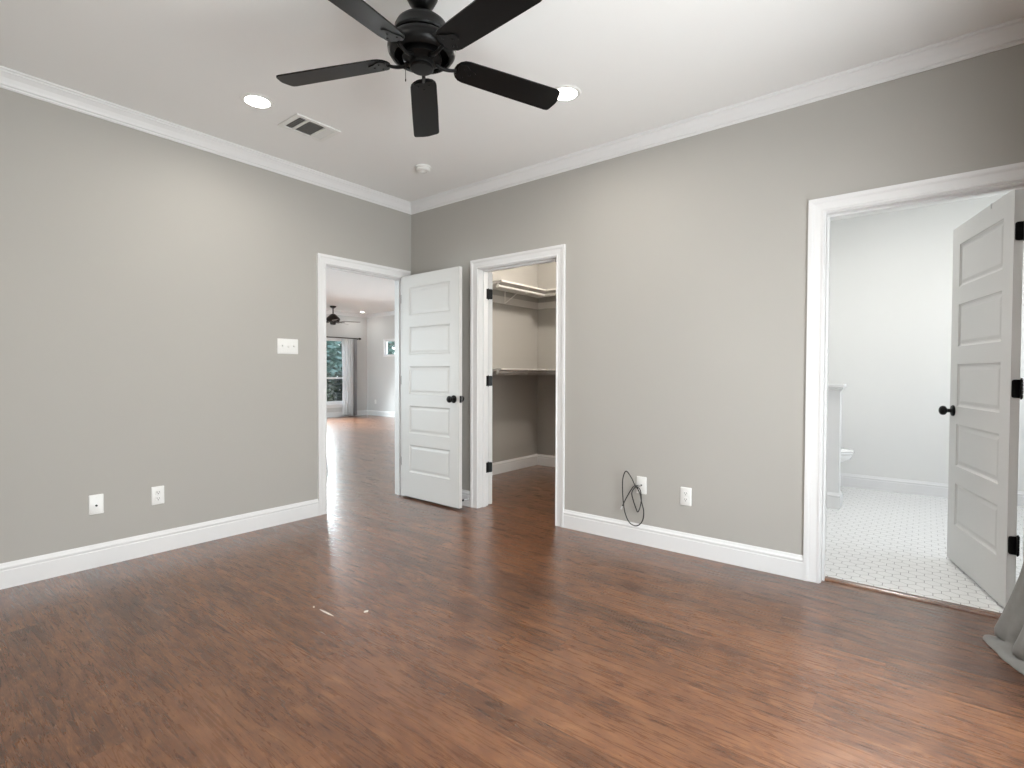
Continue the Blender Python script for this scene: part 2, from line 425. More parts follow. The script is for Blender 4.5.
# ------------------------------------------------------------------ door frames (casing + jamb)
CAS = [(0, 0), (0, .010), (.005, .0135), (.011, .0135), (.0145, .010), (.020, .0095), (.050, .012), (.056, .016), (.062, .0185), (.078, .0185), (.078, 0)]
def door_frame(name, f, s0, s1, depth, label, back=True):
    root = thing(name, f((s0+s1)/2, 0, 0), label, 'door frame', None, 'structure')
    def casing(t0, sign):
        bm = bmesh.new(); a, b, h = s0-.005, s1+.005, DH+.005
        strip(bm, [[f(a-w, 0, t0+sign*t), f(a-w, h+w, t0+sign*t), f(b+w, h+w, t0+sign*t), f(b+w, 0, t0+sign*t)] for w, t in CAS])
        return bm
    obj('casing', casing(0, 1), M_TRIM, root)
    if back: obj('casing', casing(-depth, -1), M_TRIM, root)
    bm = bmesh.new()
    def fb(sa, sb, za, zb, ta, tb):
        p, q = f(sa, za, ta), f(sb, zb, tb)
        box(bm, min(p.x, q.x), max(p.x, q.x), min(p.y, q.y), max(p.y, q.y), za, zb)
    fb(s0-JB, s0, 0, DH, -depth, 0); fb(s1, s1+JB, 0, DH, -depth, 0); fb(s0-JB, s1+JB, DH, DH+JB, -depth, 0)
    obj('jamb', bm, M_TRIM, root)
    bm = bmesh.new()
    return root, fb
def stops(root, f, s0, s1, ta, tb):
    bm = bmesh.new()
    for sa, sb, za, zb in ((s0, s0+.011, 0, DH), (s1-.011, s1, 0, DH), (s0+.011, s1-.011, DH-.011, DH)):
        p, q = f(sa, za, ta), f(sb, zb, tb)
        box(bm, min(p.x, q.x), max(p.x, q.x), min(p.y, q.y), max(p.y, q.y), za, zb)
    obj('stop', bm, M_TRIM, root)
f1, _ = door_frame('trim_7', FL, D1[0], D1[1], TW_L, 'white door casing around the living room doorway')
stops(f1, FL, D1[0], D1[1], -.072, -.037)
f2, _ = door_frame('trim_8', FR, D2[0], D2[1], TW_R, 'white door casing around the closet doorway')
stops(f2, FR, D2[0], D2[1], -.085, -.050)
f3, _ = door_frame('trim_9', FR, D3[0], D3[1], TW_R, 'white door casing around the bathroom doorway')
stops(f3, FR, D3[0], D3[1], -.085, -.050)
# strip between wood and tile
bm = bmesh.new()
prism(bm, [(.058, 0), (.064, .009), (.072, .012), (.100, .012), (.106, .006), (.106, .0)], lambda a, b: Vector((a, D3[0], b)), lambda a, b: Vector((a, D3[1], b)))
struct('trim_10', bm, M_WOOD, 'brown wood threshold strip under the bathroom doorway', 'threshold')

# ------------------------------------------------------------------ doors
def door(name, piv, d, n, width, label, knob_sides=(1, 1), jamb_dir=None, jamb_side=None, z0=.010):
    """piv: hinge line at the floor; d: unit vector along the leaf; n: unit vector from the pivot face to the other face.
    leaf occupies piv + d*[g, g+width] + n*[0, .035]"""
    d = Vector((*d, 0)).normalized(); n = Vector((*n, 0)).normalized(); T = .035; g = .004
    piv = Vector((*piv, 0)); root = thing(name, piv, label, 'door', None, 'structure')
    Z0, HT = z0, 2.024
    P = lambda a, b, z: piv+d*(a+g)+n*b+Vector((0, 0, z))
    xs = [0, .112, width-.112, width]; zs = [0]; z = .228
    zs.append(z)
    for k in range(5):
        z += .252; zs.append(z)
        if k < 4: z += .106; zs.append(z)
    zs.append(HT)
    bm = bmesh.new()
    vg = {}
    for side in (0, 1):
        b0 = 0 if side == 0 else T; sg = 1 if side == 0 else -1
        for i in range(4):
            for j in range(len(zs)): vg[side, i, j] = bm.verts.new(P(xs[i], b0, Z0+zs[j]))
        for i in range(3):
            for j in range(len(zs)-1):
                q = [vg[side, i, j], vg[side, i+1, j], vg[side, i+1, j+1], vg[side, i, j+1]]
                if i == 1 and j % 2 == 1:
                    prev = q
                    for ins, dep in ((.003, .0045), (.012, .009), (.020, .009), (.036, .0055)):
                        cur = [bm.verts.new(P(x, b0+sg*dep, Z0+zz)) for x, zz in ((xs[1]+ins, zs[j]+ins), (xs[2]-ins, zs[j]+ins), (xs[2]-ins, zs[j+1]-ins), (xs[1]+ins, zs[j+1]-ins))]
                        for k in range(4): bm.faces.new((prev[k], prev[(k+1) % 4], cur[(k+1) % 4], cur[k]))
                        prev = cur
                    bm.faces.new(prev)
                else: bm.faces.new(q)
    nz = len(zs)
    for j in range(nz-1):
        for i in (0, 3): bm.faces.new((vg[0, i, j], vg[0, i, j+1], vg[1, i, j+1], vg[1, i, j]))
    for i in range(3):
        for j in (0, nz-1): bm.faces.new((vg[0, i, j], vg[0, i+1, j], vg[1, i+1, j], vg[1, i, j]))
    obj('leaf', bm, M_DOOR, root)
    kz = .935
    for side, on in zip((0, 1), knob_sides):
        if not on: continue
        org = P(width-.062, 0 if side == 0 else T, kz); ax = -n if side == 0 else n
        bm = bmesh.new()
        lathe(bm, [(0, .0), (.033, .0), (.033, .006), (.029, .010), (.014, .013), (.0115, .018), (.0115, .030), (.016, .034), (.025, .040), (.0285, .048), (.0285, .056), (.024, .064), (.013, .070), (0, .071)], org, ax, 32)
        obj('knob', bm, M_BLACK, root, True, 'round black knob')
    bm = bmesh.new()
    prism(bm, rrect(.025, .058, .004), lambda a, b: P(width-.0005, T/2+a, kz+b), lambda a, b: P(width+.0015, T/2+a, kz+b))
    prism(bm, rrect(.011, .014, .004), lambda a, b: P(width, T/2+a, kz+b), lambda a, b: P(width+.010, T/2+a*.6, kz+b))
    obj('latch', bm, M_BLACK, root)
    jd = Vector((*jamb_dir, 0)).normalized() if jamb_dir else None
    for hz in (.335, 1.088, 1.838):
        bm = bmesh.new(); c = piv+Vector((0, 0, hz)); kn = c-n*.004
        for k in range(5):
            z0 = -.045+k*.018
            lathe(bm, [(0, z0+.0004), (.0058, z0+.0004), (.0065, z0+.0015), (.0065, z0+.0165), (.0058, z0+.0176), (0, z0+.0176)], kn, (0, 0, 1), 16)
        for zz, s in ((-.045, -1), (.045, 1)):
            lathe(bm, [(.0045, 0), (.0045, .003), (.002, .006), (0, .0065)], kn+Vector((0, 0, zz)), (0, 0, s), 12)
        # plate on the leaf's hinge edge (rounded outer corners)
        def plate(w0, dirv, off, thick, w=.033):
            pl = []
            rr = .010
            pts = [(w0, -.044), (w-rr, -.044)]+[(w-rr+rr*math.sin(R(a)), -.044+rr-rr*math.cos(R(a))) for a in (30, 60, 90)]+[(w-rr+rr*math.cos(R(a)), .044-rr+rr*math.sin(R(a))) for a in (0, 30, 60, 90)]+[(w0, .044)]
            prism(bm, pts, lambda a, b: c+dirv*a+off*.0+Vector((0, 0, b)), lambda a, b: c+dirv*a+off*thick+Vector((0, 0, b)))
        plate(-.004, n, -d, .0035)
        if jd is not None:
            plate(-.004, jd, Vector((*jamb_side, 0)), .0028, .044)
        obj('hinge', bm, M_BLACK, root, True, 'black butt hinge')
    return root
# door 1 : opens into the bedroom, hinged at the corner side
a1 = R(-91.6)
d1 = (math.cos(a1), math.sin(a1)); n1 = (-abs(math.sin(a1)), 0.028*1.0)
n1 = (d1[1], -d1[0])           # pivot face is the side turned to the right wall
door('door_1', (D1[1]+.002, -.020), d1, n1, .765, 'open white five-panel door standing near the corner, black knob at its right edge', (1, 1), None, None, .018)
# door 2 : closet door swung right back inside the closet
a2 = R(57); d2 = (math.cos(a2), math.sin(a2)); n2 = (d2[1], -d2[0])
door('door_2', (TW_R+.006, D2[1]-.002), d2, n2, .765, 'white closet door swung back inside, only its edge and black hinges showing', (1, 1), (-1, 0), (0, -1))
# door 3 : bathroom door opened into the bathroom
a3 = R(14.5); d3 = (math.cos(a3), math.sin(a3)); n3 = (-d3[1], d3[0])
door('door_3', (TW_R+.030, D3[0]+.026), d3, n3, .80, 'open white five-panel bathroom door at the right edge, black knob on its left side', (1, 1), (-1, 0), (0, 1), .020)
# hook over the bathroom door
bm = bmesh.new()
pm = Vector((TW_R+.030, D3[0]+.026, 0))+Vector((*d3, 0))*.265; nn = Vector((*n3, 0)); zz = Vector((0, 0, 1)); dd = Vector((*d3, 0))
def hk(b0, b1, z0, z1):
    vs = []
    for a in (-.006, .006):
        for b, z in ((b0, z0), (b1, z0), (b1, z1), (b0, z1)): vs.append(bm.verts.new(pm+dd*a+nn*b+zz*z))
    for q in ((0, 1, 2, 3), (7, 6, 5, 4), (0, 4, 5, 1), (1, 5, 6, 2), (2, 6, 7, 3), (3, 7, 4, 0)): bm.faces.new([vs[k] for k in q])
hk(-.003, .038, 2.0442, 2.047); hk(.0352, .038, 2.02, 2.047); hk(-.003, -.0002, 1.94, 2.047)
tag(obj('over_door_hook', bm, M_STEEL), 'thin metal hook clipped over the top edge of the bathroom door', 'hook')

# ------------------------------------------------------------------ ceiling fan
FC = Vector((-1.85284, -2.21994, 0)); FZ = 2.430; PH = 2.05714; DROOP = .053; PITCH = R(-12)
fan = thing('ceiling_fan', (FC.x, FC.y, H), 'black five-blade ceiling fan hanging in the middle of the bedroom ceiling', 'ceiling fan')
bm = bmesh.new(); lathe(bm, [(0, H-.001), (.066, H-.001), (.070, H-.012), (.070, H-.040), (.064, H-.070), (.050, H-.096), (.032, H-.112), (.022, H-.118), (0, H-.118)], FC)
obj('canopy', bm, M_FAN, fan, True)
bm = bmesh.new(); lathe(bm, [(0, H-.09), (.0125, H-.09), (.0125, 2.586), (.0, 2.586)], FC, seg=20)
lathe(bm, [(0, 2.602), (.021, 2.602), (.024, 2.598), (.024, 2.588), (0, 2.586)], FC, seg=28)
obj('downrod', bm, M_FAN, fan, True)
bm = bmesh.new()
lathe(bm, [(0, 2.588), (.030, 2.588), (.060, 2.584), (.085, 2.576), (.100, 2.563), (.108, 2.548), (.110, 2.530), (.114, 2.524), (.116, 2.516), (.112, 2.509), (.100, 2.507),
           (.100, 2.502), (.122, 2.496), (.133, 2.484), (.137, 2.468), (.135, 2.452), (.126, 2.438), (.112, 2.430), (.108, 2.436), (.118, 2.447), (.124, 2.460), (.120, 2.476), (.100, 2.484), (.072, 2.482), (.066, 2.440), (0, 2.440)], FC, seg=56)
obj('motor_housing', bm, M_FAN, fan, True)
bm = bmesh.new(); lathe(bm, [(0, 2.44), (.078, 2.44), (.080, 2.434), (.078, 2.426), (.058, 2.420), (.049, 2.416), (.049, 2.402), (.046, 2.399), (.048, 2.396), (.048, 2.389), (.044, 2.386), (.010, 2.385), (0, 2.385)], FC, seg=44)
obj('switch_housing', bm, M_FAN, fan, True)
bm = bmesh.new()
cp = FC+Vector((-.045*math.cos(YAW-1.2)-.010, .043, 0))
tube(bm, [cp+Vector((0, 0, 2.41)), cp+Vector((0, 0, 2.345))], .0012, 6)
lathe(bm, [(0, 2.346), (.0022, 2.343), (.0026, 2.335), (0, 2.331)], cp, seg=10)
obj('pull_chain', bm, M_BRONZE, fan, True)
for k in range(5):
    a = PH-k*R(72); e = Vector((math.cos(a), math.sin(a), -DROOP)); w = Vector((-math.sin(a)*math.cos(PITCH), math.cos(a)*math.cos(PITCH), math.sin(PITCH)))
    nrm = e.cross(w).normalized(); C0 = FC+Vector((0, 0, FZ)); nrm = nrm if nrm.z > 0 else -nrm
    Q = lambda r, y, h: C0+e*r+w*y+nrm*h
    # blade outline: rounded root, slightly flared, clipped tip
    out = []
    r0, r1 = .139, .630
    for i in range(9):
        t = R(90+180*i/8); out.append((r0+.052+.052*math.cos(t), .058*math.sin(t)))
    out += [(.40, -.063), (r1-.030, -.066), (r1-.017, -.063), (r1-.011, -.056), (r1-.001, -.014), (r1, 0), (r1-.001, .014), (r1-.011, .056), (r1-.017, .063), (r1-.030, .066), (.40, .063)]
    bm = bmesh.new(); prism(bm, out, lambda x, y: Q(x, y, 0), lambda x, y: Q(x, y, .006))
    bmesh.ops.bevel(bm, geom=[ed for ed in bm.edges if abs(ed.calc_face_angle(0)) > .8], offset=.0015, segments=2, affect='EDGES')
    bl = obj('blade', bm, M_FAN, fan, True)
    # blade iron: arm from the motor ending in a decorative trefoil plate under the blade
    bm = bmesh.new()
    tube(bm, spline([Q(.060, 0, -.012)+Vector((0, 0, .004)), Q(.085, 0, -.016), Q(.115, 0, -.014), Q(.145, 0, -.005)], 6), lambda t: .0085-.002*t, 10)
    pl = []
    for i in range(28):
        t = 2*math.pi*i/28; rr = .034+.008*math.cos(3*t); pl.append((.185+rr*1.15*math.cos(t), rr*1.15*math.sin(t)))
    prism(bm, pl, lambda x, y: Q(x, y, -.0045), lambda x, y: Q(x, y, -.0002))
    for sx, sy in ((.205, .0), (.178, .024), (.178, -.024)):
        lathe(bm, [(0, -.0085), (.003, -.0080), (.0048, -.0055), (.0048, -.004), (0, -.004)], Q(sx, sy, 0), nrm, 12)
    obj('blade_arm', bm, M_FAN, fan, True)

# ------------------------------------------------------------------ ceiling fittings
DL = [(-1.812, -.752, 'lit round downlight left of the fan, beside the air vent'), (-.772, -2.215, 'lit round downlight right of the fan, by a blade tip'),
      (-1.85, -3.69, 'lit round downlight near the window wall'), (-2.94, -2.22, 'lit round downlight near the wall behind the camera')]
for x, y, lab in DL:
    r = thing('recessed_light', (x, y, H), lab, 'ceiling light', 'downlights around the bedroom fan')
    bm = bmesh.new(); lathe(bm, [(.074, -.0005), (.090, -.0005), (.089, -.003), (.086, -.006), (.078, -.007), (.074, -.005), (.074, -.0005)][:-1], (x, y, H), seg=48)
    obj('trim_ring', bm, M_PLASTIC, r, True)
    bm = bmesh.new(); lathe(bm, [(0, -.001), (.0738, -.001), (.0738, -.0045), (.06, -.0055), (0, -.006)], (x, y, H), seg=48)
    obj('lens', bm, M_LED, r, True)
    area('downlight_glow', (x, y, H-.012), (0, 0, 0), .14, .14, 6.5, (1, .95, .87), 'DISK', 165)
# air vent
v = thing('air_vent', (-1.44, -.683, H), 'white ceiling air register with dark louvres beside the left downlight', 'air vent')
VX0, VX1, VY0, VY1 = -1.595, -1.288, -.805, -.567
secs = [(-1.566, -1.512), (-1.500, -1.386), (-1.374, -1.316)]
bm = bmesh.new(); zt, zb = H-.0005, H-.009
xs = [VX0, secs[0][0], secs[0][1], secs[1][0], secs[1][1], secs[2][0], secs[2][1], VX1]
for a, b in ((xs[0], xs[1]), (xs[2], xs[3]), (xs[4], xs[5]), (xs[6], xs[7])): box(bm, a, b, VY0, VY1, zb, zt)
for a, b in secs:
    box(bm, a, b, VY0, VY0+.025, zb, zt); box(bm, a, b, VY1-.025, VY1, zb, zt)
obj('frame', bm, M_PLASTIC, v)
obj('duct_opening', B(secs[0][0], secs[2][1], VY0+.02, VY1-.02, H-.0012, H-.0004), M_DUCT, v)
bm = bmesh.new()
def slat(bm, cx, half_y, yc, tilt):
    c, s = math.cos(tilt), math.sin(tilt); hw = .0062
    for sg in (1,):
        pts = [(cx-hw*c, -.0045-hw*s*.55), (cx+hw*c, -.0045+hw*s*.55)]
        vs = [bm.verts.new(Vector((px, yy, H+pz))) for px, pz in pts for yy in (yc-half_y, yc+half_y)]
        vs2 = [bm.verts.new(q.co+Vector((0, 0, -.0009))) for q in vs]
        for q in ((0, 1, 3, 2),): bm.faces.new([vs[i] for i in q]); bm.faces.new([vs2[i] for i in reversed(q)])
        for i, j in ((0, 1), (1, 3), (3, 2), (2, 0)): bm.faces.new((vs[i], vs[j], vs2[j], vs2[i]))
yc = (VY0+VY1)/2; hy_ = (VY1-VY0)/2-.024
for (a, b), tl, n_ in zip(secs, (R(48), R(48), R(-40)), (4, 9, 5)):
    for k in range(n_): slat(bm, a+(b-a)*(k+.5)/n_, hy_, yc, tl)
obj('louvre', bm, M_PLASTIC, v)
# smoke detector
sd = thing('smoke_detector', (-.55, -.777, H), 'small white round smoke detector on the ceiling near the corner', 'smoke detector')
bm = bmesh.new(); lathe(bm, [(0, -.0005), (.062, -.0005), (.062, -.010), (.057, -.012), (0, -.012)], (-.55, -.777, H), seg=40); obj('mounting_plate', bm, M_PLASTIC, sd, True)
bm = bmesh.new(); lathe(bm, [(0, -.011), (.050, -.011), (.055, -.018), (.055, -.026), (.050, -.033), (.036, -.037), (.030, -.037), (.028, -.035), (.018, -.035), (.016, -.039), (0, -.040)], (-.55, -.777, H), seg=40); obj('cover', bm, M_PLASTIC, sd, True)

# ------------------------------------------------------------------ wall plates
def plate_base(f, s, z, w, h, root):
    bm = bmesh.new(); o = rrect(w, h, .005); i_ = rrect(w-.007, h-.007, .004)
    a = [bm.verts.new(f(s+p, z+q, .0003)) for p, q in o]; b = [bm.verts.new(f(s+p, z+q, .0035)) for p, q in o]; c = [bm.verts.new(f(s+p, z+q, .0062)) for p, q in i_]
    n = len(a)
    for u_, v_ in ((a, b), (b, c)):
        for k in range(n): bm.faces.new((u_[k], u_[(k+1) % n], v_[(k+1) % n], v_[k]))
    bm.faces.new(a); bm.faces.new(c)
    return obj('plate', bm, M_PLASTIC, root, True)
def fbox(bm, f, s0, s1, z0, z1, t0, t1, bev=0):
    p, q = f(s0, z0, t0), f(s1, z1, t1)
    box(bm, min(p.x, q.x), max(p.x, q.x), min(p.y, q.y), max(p.y, q.y), z0, z1, bev)
def screws(f, s, z, dz, root, side=1):
    for k in dz:
        bm = bmesh.new(); o = f(s, z+k, .006); ax = f(0, 0, 1)-f(0, 0, 0)
        lathe(bm, [(0, 0), (.0034, 0), (.0034, .0007), (.002, .0013), (0, .0014)], o, ax, 12); obj('screw', bm, M_PLASTIC, root, True)
def duplex(f, s, z, label):
    r = thing('power_outlet', f(s, z-.057, 0), label, 'outlet', 'power outlets low on the walls')
    plate_base(f, s, z, .072, .117, r); screws(f, s, z, (0,), r)
    for k in (-.0195, .0195):
        bm = bmesh.new(); o = []
        for i in range(28):
            t = 2*math.pi*i/28; o.append((.0172*math.cos(t), max(-.0142, min(.0142, .0172*math.sin(t)))))
        prism(bm, o, lambda a, b: f(s+a, z+k+b, .006), lambda a, b: f(s+a*.97, z+k+b*.97, .0088))
        rc = obj('receptacle', bm, M_PLASTIC, r)
        bm = bmesh.new()
        fbox(bm, f, s-.0075, s-.0050, z+k-.001, z+k+.0075, .0080, .0092); fbox(bm, f, s+.0050, s+.0075, z+k-.001, z+k+.0065, .0080, .0092)
        lathe(bm, [(0, 0), (.0028, 0), (.0028, .0004), (0, .0004)], f(s, z+k-.0075, .0088), f(0, 0, 1)-f(0, 0, 0), 12)
        obj('slot', bm, M_SLOT, rc)
    return r
def coax(f, s, z, label, dz=0):
    r = thing('cable_wall_plate', f(s, z-.057, 0), label, 'wall plate', 'cable jack plates low on the walls')
    plate_base(f, s, z, .072, .117, r); screws(f, s, z, (-.042, .042), r)
    bm = bmesh.new(); ax = f(0, 0, 1)-f(0, 0, 0)
    lathe(bm, [(0, .005), (.0060, .005), (.0060, .0085), (.0042, .0085), (.0042, .015), (.003, .017), (.003, .010), (0, .010)], f(s, z+dz, 0), ax, 6 if False else 18)
    obj('connector', bm, M_SLOT, r, True, 'dark cable connector'); return r
coax(FL, -2.422, .371, 'cable jack plate on the left wall, left of the power outlet', -.006)
duplex(FL, -2.105, .367, 'white power outlet on the left wall, low and right of the cable jack')
coax(FR, -2.345, .400, 'cable jack plate on the right wall behind the coiled black cable')
duplex(FR, -2.648, .369, 'white power outlet on the right wall between black cable and bathroom doorway')
sw = thing('light_switch', FL(-1.23, 1.292, 0), 'white three-gang light switch plate on the left wall beside the doorway', 'light switch')
plate_base(FL, -1.23, 1.355, .165, .117, sw)
for i, dx in enumerate((-.046, 0, .046)):
    bm = bmesh.new(); fbox(bm, FL, -1.23+dx-.006, -1.23+dx+.006, 1.355-.0125, 1.355+.0125, .0055, .0068); ho = obj('toggle_well', bm, M_LOUVRE if False else M_PLASTIC, sw)
    up_ = (1, -1, 1)[i]
    bm = bmesh.new(); pr = [(-.004, .006), (.006, .006), (.011, .017), (.006, .019)]
    prism(bm, pr, lambda a, b: FL(-1.23+dx-.0042, 1.355+up_*a, b), lambda a, b: FL(-1.23+dx+.0042, 1.355+up_*a, b))
    obj('toggle', bm, M_PLASTIC, ho)
    screws(FL, -1.23+dx, 1.355, (-.030, .030), sw)

# coiled cable on the right wall
pts = [(-2.345, .400), (-2.325, .398), (-2.302, .355), (-2.305, .297), (-2.323, .247), (-2.343, .229), (-2.364, .264), (-2.369, .321), (-2.351, .378), (-2.317, .401), (-2.298, .452), (-2.262, .495), (-2.233, .443), (-2.223, .363), (-2.233, .265), (-2.258, .197), (-2.293, .147), (-2.335, .133), (-2.368, .167), (-2.382, .232), (-2.374, .301), (-2.359, .362), (-2.318, .399), (-2.28, .357), (-2.25, .296), (-2.234, .251)]
n_ = len(pts); P3 = []
for i, (y, z) in enumerate(pts):
    t = .052+.014*math.sin(i*1.3) if i > 1 else (.020, .040)[i]
    P3.append(Vector((-t, y, z)))
cb = thing('coiled_cable', (0, -2.3, .13), 'black coaxial cable hanging in loose coils from the jack on the right wall', 'cable')
bm = bmesh.new(); tube(bm, spline(P3, 9), .0036, 8); obj('cable', bm, M_RUBBER, cb, True)
bm = bmesh.new(); lathe(bm, [(0, 0), (.0056, 0), (.0056, .014), (.0045, .018), (.0045, .024), (0, .024)], (-.017, -2.345, .400), (-1, .35, -.05), 12); obj('plug', bm, M_STEEL, cb, True)
e1, e0 = P3[-1], P3[-2]
bm = bmesh.new(); lathe(bm, [(0, -.002), (.0045, -.002), (.0045, .006), (.0056, .010), (.0056, .022), (0, .022)], e1, e1-e0, 12); obj('plug', bm, M_STEEL, cb, True)

# door stop on the baseboard behind the open door
ds = thing('door_stop', (-.015, -.748, .066), 'small door stop with black tip on the baseboard behind the open door', 'door stop')
bm = bmesh.new(); lathe(bm, [(0, 0), (.012, 0), (.012, .004), (.007, .007), (.0055, .009)]+[(.0055+.0012*(k % 2), .010+k*.002) for k in range(22)]+[(.004, .055), (0, .055)], (-.0148, -.748, .066), (-1, 0, 0), 16); obj('spring', bm, M_STEEL, ds, True)
bm = bmesh.new(); lathe(bm, [(0, .052), (.0085, .052), (.010, .056), (.010, .066), (.007, .070), (0, .071)], (-.0148, -.748, .066), (-1, 0, 0), 16); obj('tip', bm, M_RUBBER, ds, True, 'black rubber tip')
# grey pad on the doorway's left jamb
bm = bmesh.new(); lathe(bm, [(0, 0), (.9, 0), (1, .25), (.97, .6), (.8, .86), (.5, .97), (0, 1)], (0, 0, 0), (0, 0, 1), 32)
for q in bm.verts:
    p = q.co.copy(); q.co = Vector((D1[0]+.0005+p.z*.014, .012+p.x*.011, .345+p.y*.085))
tag(obj('door_pad', bm, mat('grey_pad', (.16, .16, .16), .5), smooth=True), 'grey oval pad low on the left jamb of the living room doorway', 'pad')
# chips of debris on the floor
def chip(x, y, L, w, ang, label):
    bm = bmesh.new(); n = 7; rows = []
    for i in range(n):
        t = i/(n-1); ww = w*math.sin(math.pi*(.08+.84*t))*(.8+.4*random.random()); hh = .0015+.002*math.sin(math.pi*t)
        cx = L*(t-.5); rows.append([(cx, -ww/2, .0003), (cx, -ww*.2, hh), (cx, ww*.25, hh*.8), (cx, ww/2, .0003)])
    ca, sa = math.cos(ang), math.sin(ang)
    V = [[bm.verts.new((x+p[0]*ca-p[1]*sa, y+p[0]*sa+p[1]*ca, p[2])) for p in r_] for r_ in rows]
    for a, b in zip(V, V[1:]):
        for k in range(4): bm.faces.new((a[k], a[(k+1) % 4], b[(k+1) % 4], b[k]))
    bm.faces.new(V[0]); bm.faces.new(V[-1])
    tag(obj('debris_chip', bm, mat('pale_chip', (.7, .66, .60), .6)), label, 'debris', 'pale chips lying on the floor')
chip(-1.907, -1.60, .115, .012, R(91), 'long pale splinter lying on the floor in front of the living room doorway')
chip(-1.911, -1.495, .022, .010, R(60), 'tiny pale chip on the floor just beyond the long splinter')
chip(-1.78, -1.736, .026, .020, R(10), 'pale speck on the floor to the right of the long splinter')

# ------------------------------------------------------------------ closet shelves and rods
CX0, CXB = .86, 2.06
def closet_shelf(z, thick, rodz, label, cz):
    r = thing('closet_shelf', (CX0, 0, z), label, 'shelf', 'closet shelves with hanging rods')
    bm = bmesh.new(); box(bm, CX0, CXB-.001, -.40, -.001, z, z+thick, .002); box(bm, CXB-.40, CXB-.001, -2.39, -.40, z, z+thick, .002)
    obj('board', bm, M_SHELF, r)
    bm = bmesh.new(); box(bm, CX0, CXB-.001, -.019, -.0005, cz[0], cz[1], .002); obj('wall_strip', bm, M_SHELF, r)
    bm = bmesh.new(); box(bm, CXB-.019, CXB-.0005, -2.39, -.02, cz[0], cz[1], .002); obj('wall_strip', bm, M_SHELF, r)
    bm = bmesh.new(); tube(bm, [(CX0+.012, -.335, rodz), (CXB-.335, -.335, rodz)], .0135, 16); obj('rod', bm, M_WIRE, r, True)
    bm = bmesh.new(); tube(bm, [(CXB-.335, -.330, rodz), (CXB-.335, -2.38, rodz)], .0135, 16); obj('rod', bm, M_WIRE, r, True)
    for bx in (CX0+.012, 1.38):
        bm = bmesh.new()
        prism(bm, [(-.019, cz[0]), (-.019, z), (-.36, z), (-.36, z-.006), (-.025, z-.006), (-.025, cz[0])], lambda a, b: Vector((bx-.006, a, b)), lambda a, b: Vector((bx+.006, a, b)))
        tube(bm, [(bx, -.024, cz[0]+.004), (bx, -.22, z-.03), (bx, -.30, z-.005)], .005, 8)
        tube(bm, spline([(bx, -.335, z-.004), (bx, -.352, rodz+.004), (bx, -.350, rodz-.014), (bx, -.335, rodz-.020), (bx, -.320, rodz-.014)], 5), .004, 8)
        obj('bracket', bm, M_WIRE, r)
    return r
closet_shelf(2.100, .019, 2.066, 'upper white shelf and hanging rod high inside the closet', (1.955, 2.035))  # upper wall board puts a lit band between shelf shadows into shape
closet_shelf(1.187, .018, 1.166, 'lower white shelf and hanging rod at mid height inside the closet', (1.13, 1.187))

# ------------------------------------------------------------------ bathroom: half wall and toilet
hw = thing('half_wall', (1.96, -2.9, 0), 'white half wall with cap trim left of the toilet in the bathroom', 'half wall', None, 'structure')
PX0, PX1, PY = 1.90, 2.02, -3.272
obj('wall_panel', B(PX0, PX1, PY, -2.53, .004, 1.045), M_TRIM, hw)
capp = [(0, 0), (.010, 0), (.012, .012), (.022, .020), (.022, .028), (.030, .036), (.030, .058), (0, .058)]
bm = bmesh.new()
strip(bm, [[Vector((PX0-t, -2.53, 1.010+z)), Vector((PX0-t, PY-t, 1.010+z)), Vector((PX1+t, PY-t, 1.010+z)), Vector((PX1+t, -2.53, 1.010+z))] for t, z in capp])
box(bm, PX0, PX1, PY, -2.53, 1.045, 1.068)
obj('cap', bm, M_TRIM, hw)
bm = bmesh.new()
strip(bm, [[Vector((PX0-t, -2.53, .004+z)), Vector((PX0-t, PY-t, .004+z)), Vector((PX1+t, PY-t, .004+z)), Vector((PX1+t, -2.53, .004+z))] for t, z in BASE])
obj('baseboard', bm, M_TRIM, hw)
TX, TY = 2.48, -2.560          # toilet, tank against the bathroom's left wall, bowl pointing to -y
to = thing('toilet', (TX, TY-.35, .004), 'white toilet mostly hidden behind the half wall in the bathroom', 'toilet')
def ring(bm, cy, hw_, hl, z, n=36, egg=.0):
    return [bm.verts.new((TX+hw_*math.sin(t)*(1-egg*max(0, math.cos(t))), cy-hl*math.cos(t), z)) for t in (2*math.pi*i/n for i in range(n))]
def loft(bm, rs):
    for a, b in zip(rs, rs[1:]):
        for i in range(len(a)): bm.faces.new((a[i], a[(i+1) % len(a)], b[(i+1) % len(a)], b[i]))
    bm.faces.new(rs[0]); bm.faces.new(rs[-1])
bm = bmesh.new(); yc = TY-.36
loft(bm, [ring(bm, yc+.04, .115, .27, .004), ring(bm, yc+.04, .115, .27, .03), ring(bm, yc+.05, .095, .23, .08), ring(bm, yc+.04, .10, .22, .18), ring(bm, yc+.01, .14, .26, .28), ring(bm, yc-.08, .175, .30, .36, egg=.1), ring(bm, yc-.09, .185, .305, .39, egg=.12), ring(bm, yc-.09, .183, .303, .405, egg=.12)])
obj('bowl', bm, M_PORC, to, True, angle=R(60))
bm = bmesh.new(); loft(bm, [ring(bm, yc-.095, .188, .310, .409, egg=.12), ring(bm, yc-.095, .190, .313, .416, egg=.12), ring(bm, yc-.095, .186, .308, .424, egg=.12)]); obj('seat', bm, M_PORC, to, True)
bm = bmesh.new(); loft(bm, [ring(bm, yc-.095, .188, .310, .428, egg=.12), ring(bm, yc-.095, .190, .313, .438, egg=.12), ring(bm, yc-.09, .175, .295, .449, egg=.12)]); obj('lid', bm, M_PORC, to, True)
obj('tank', B(TX-.21, TX+.21, TY-.19, TY, .38, .72, .02, 3), M_PORC, to, True)
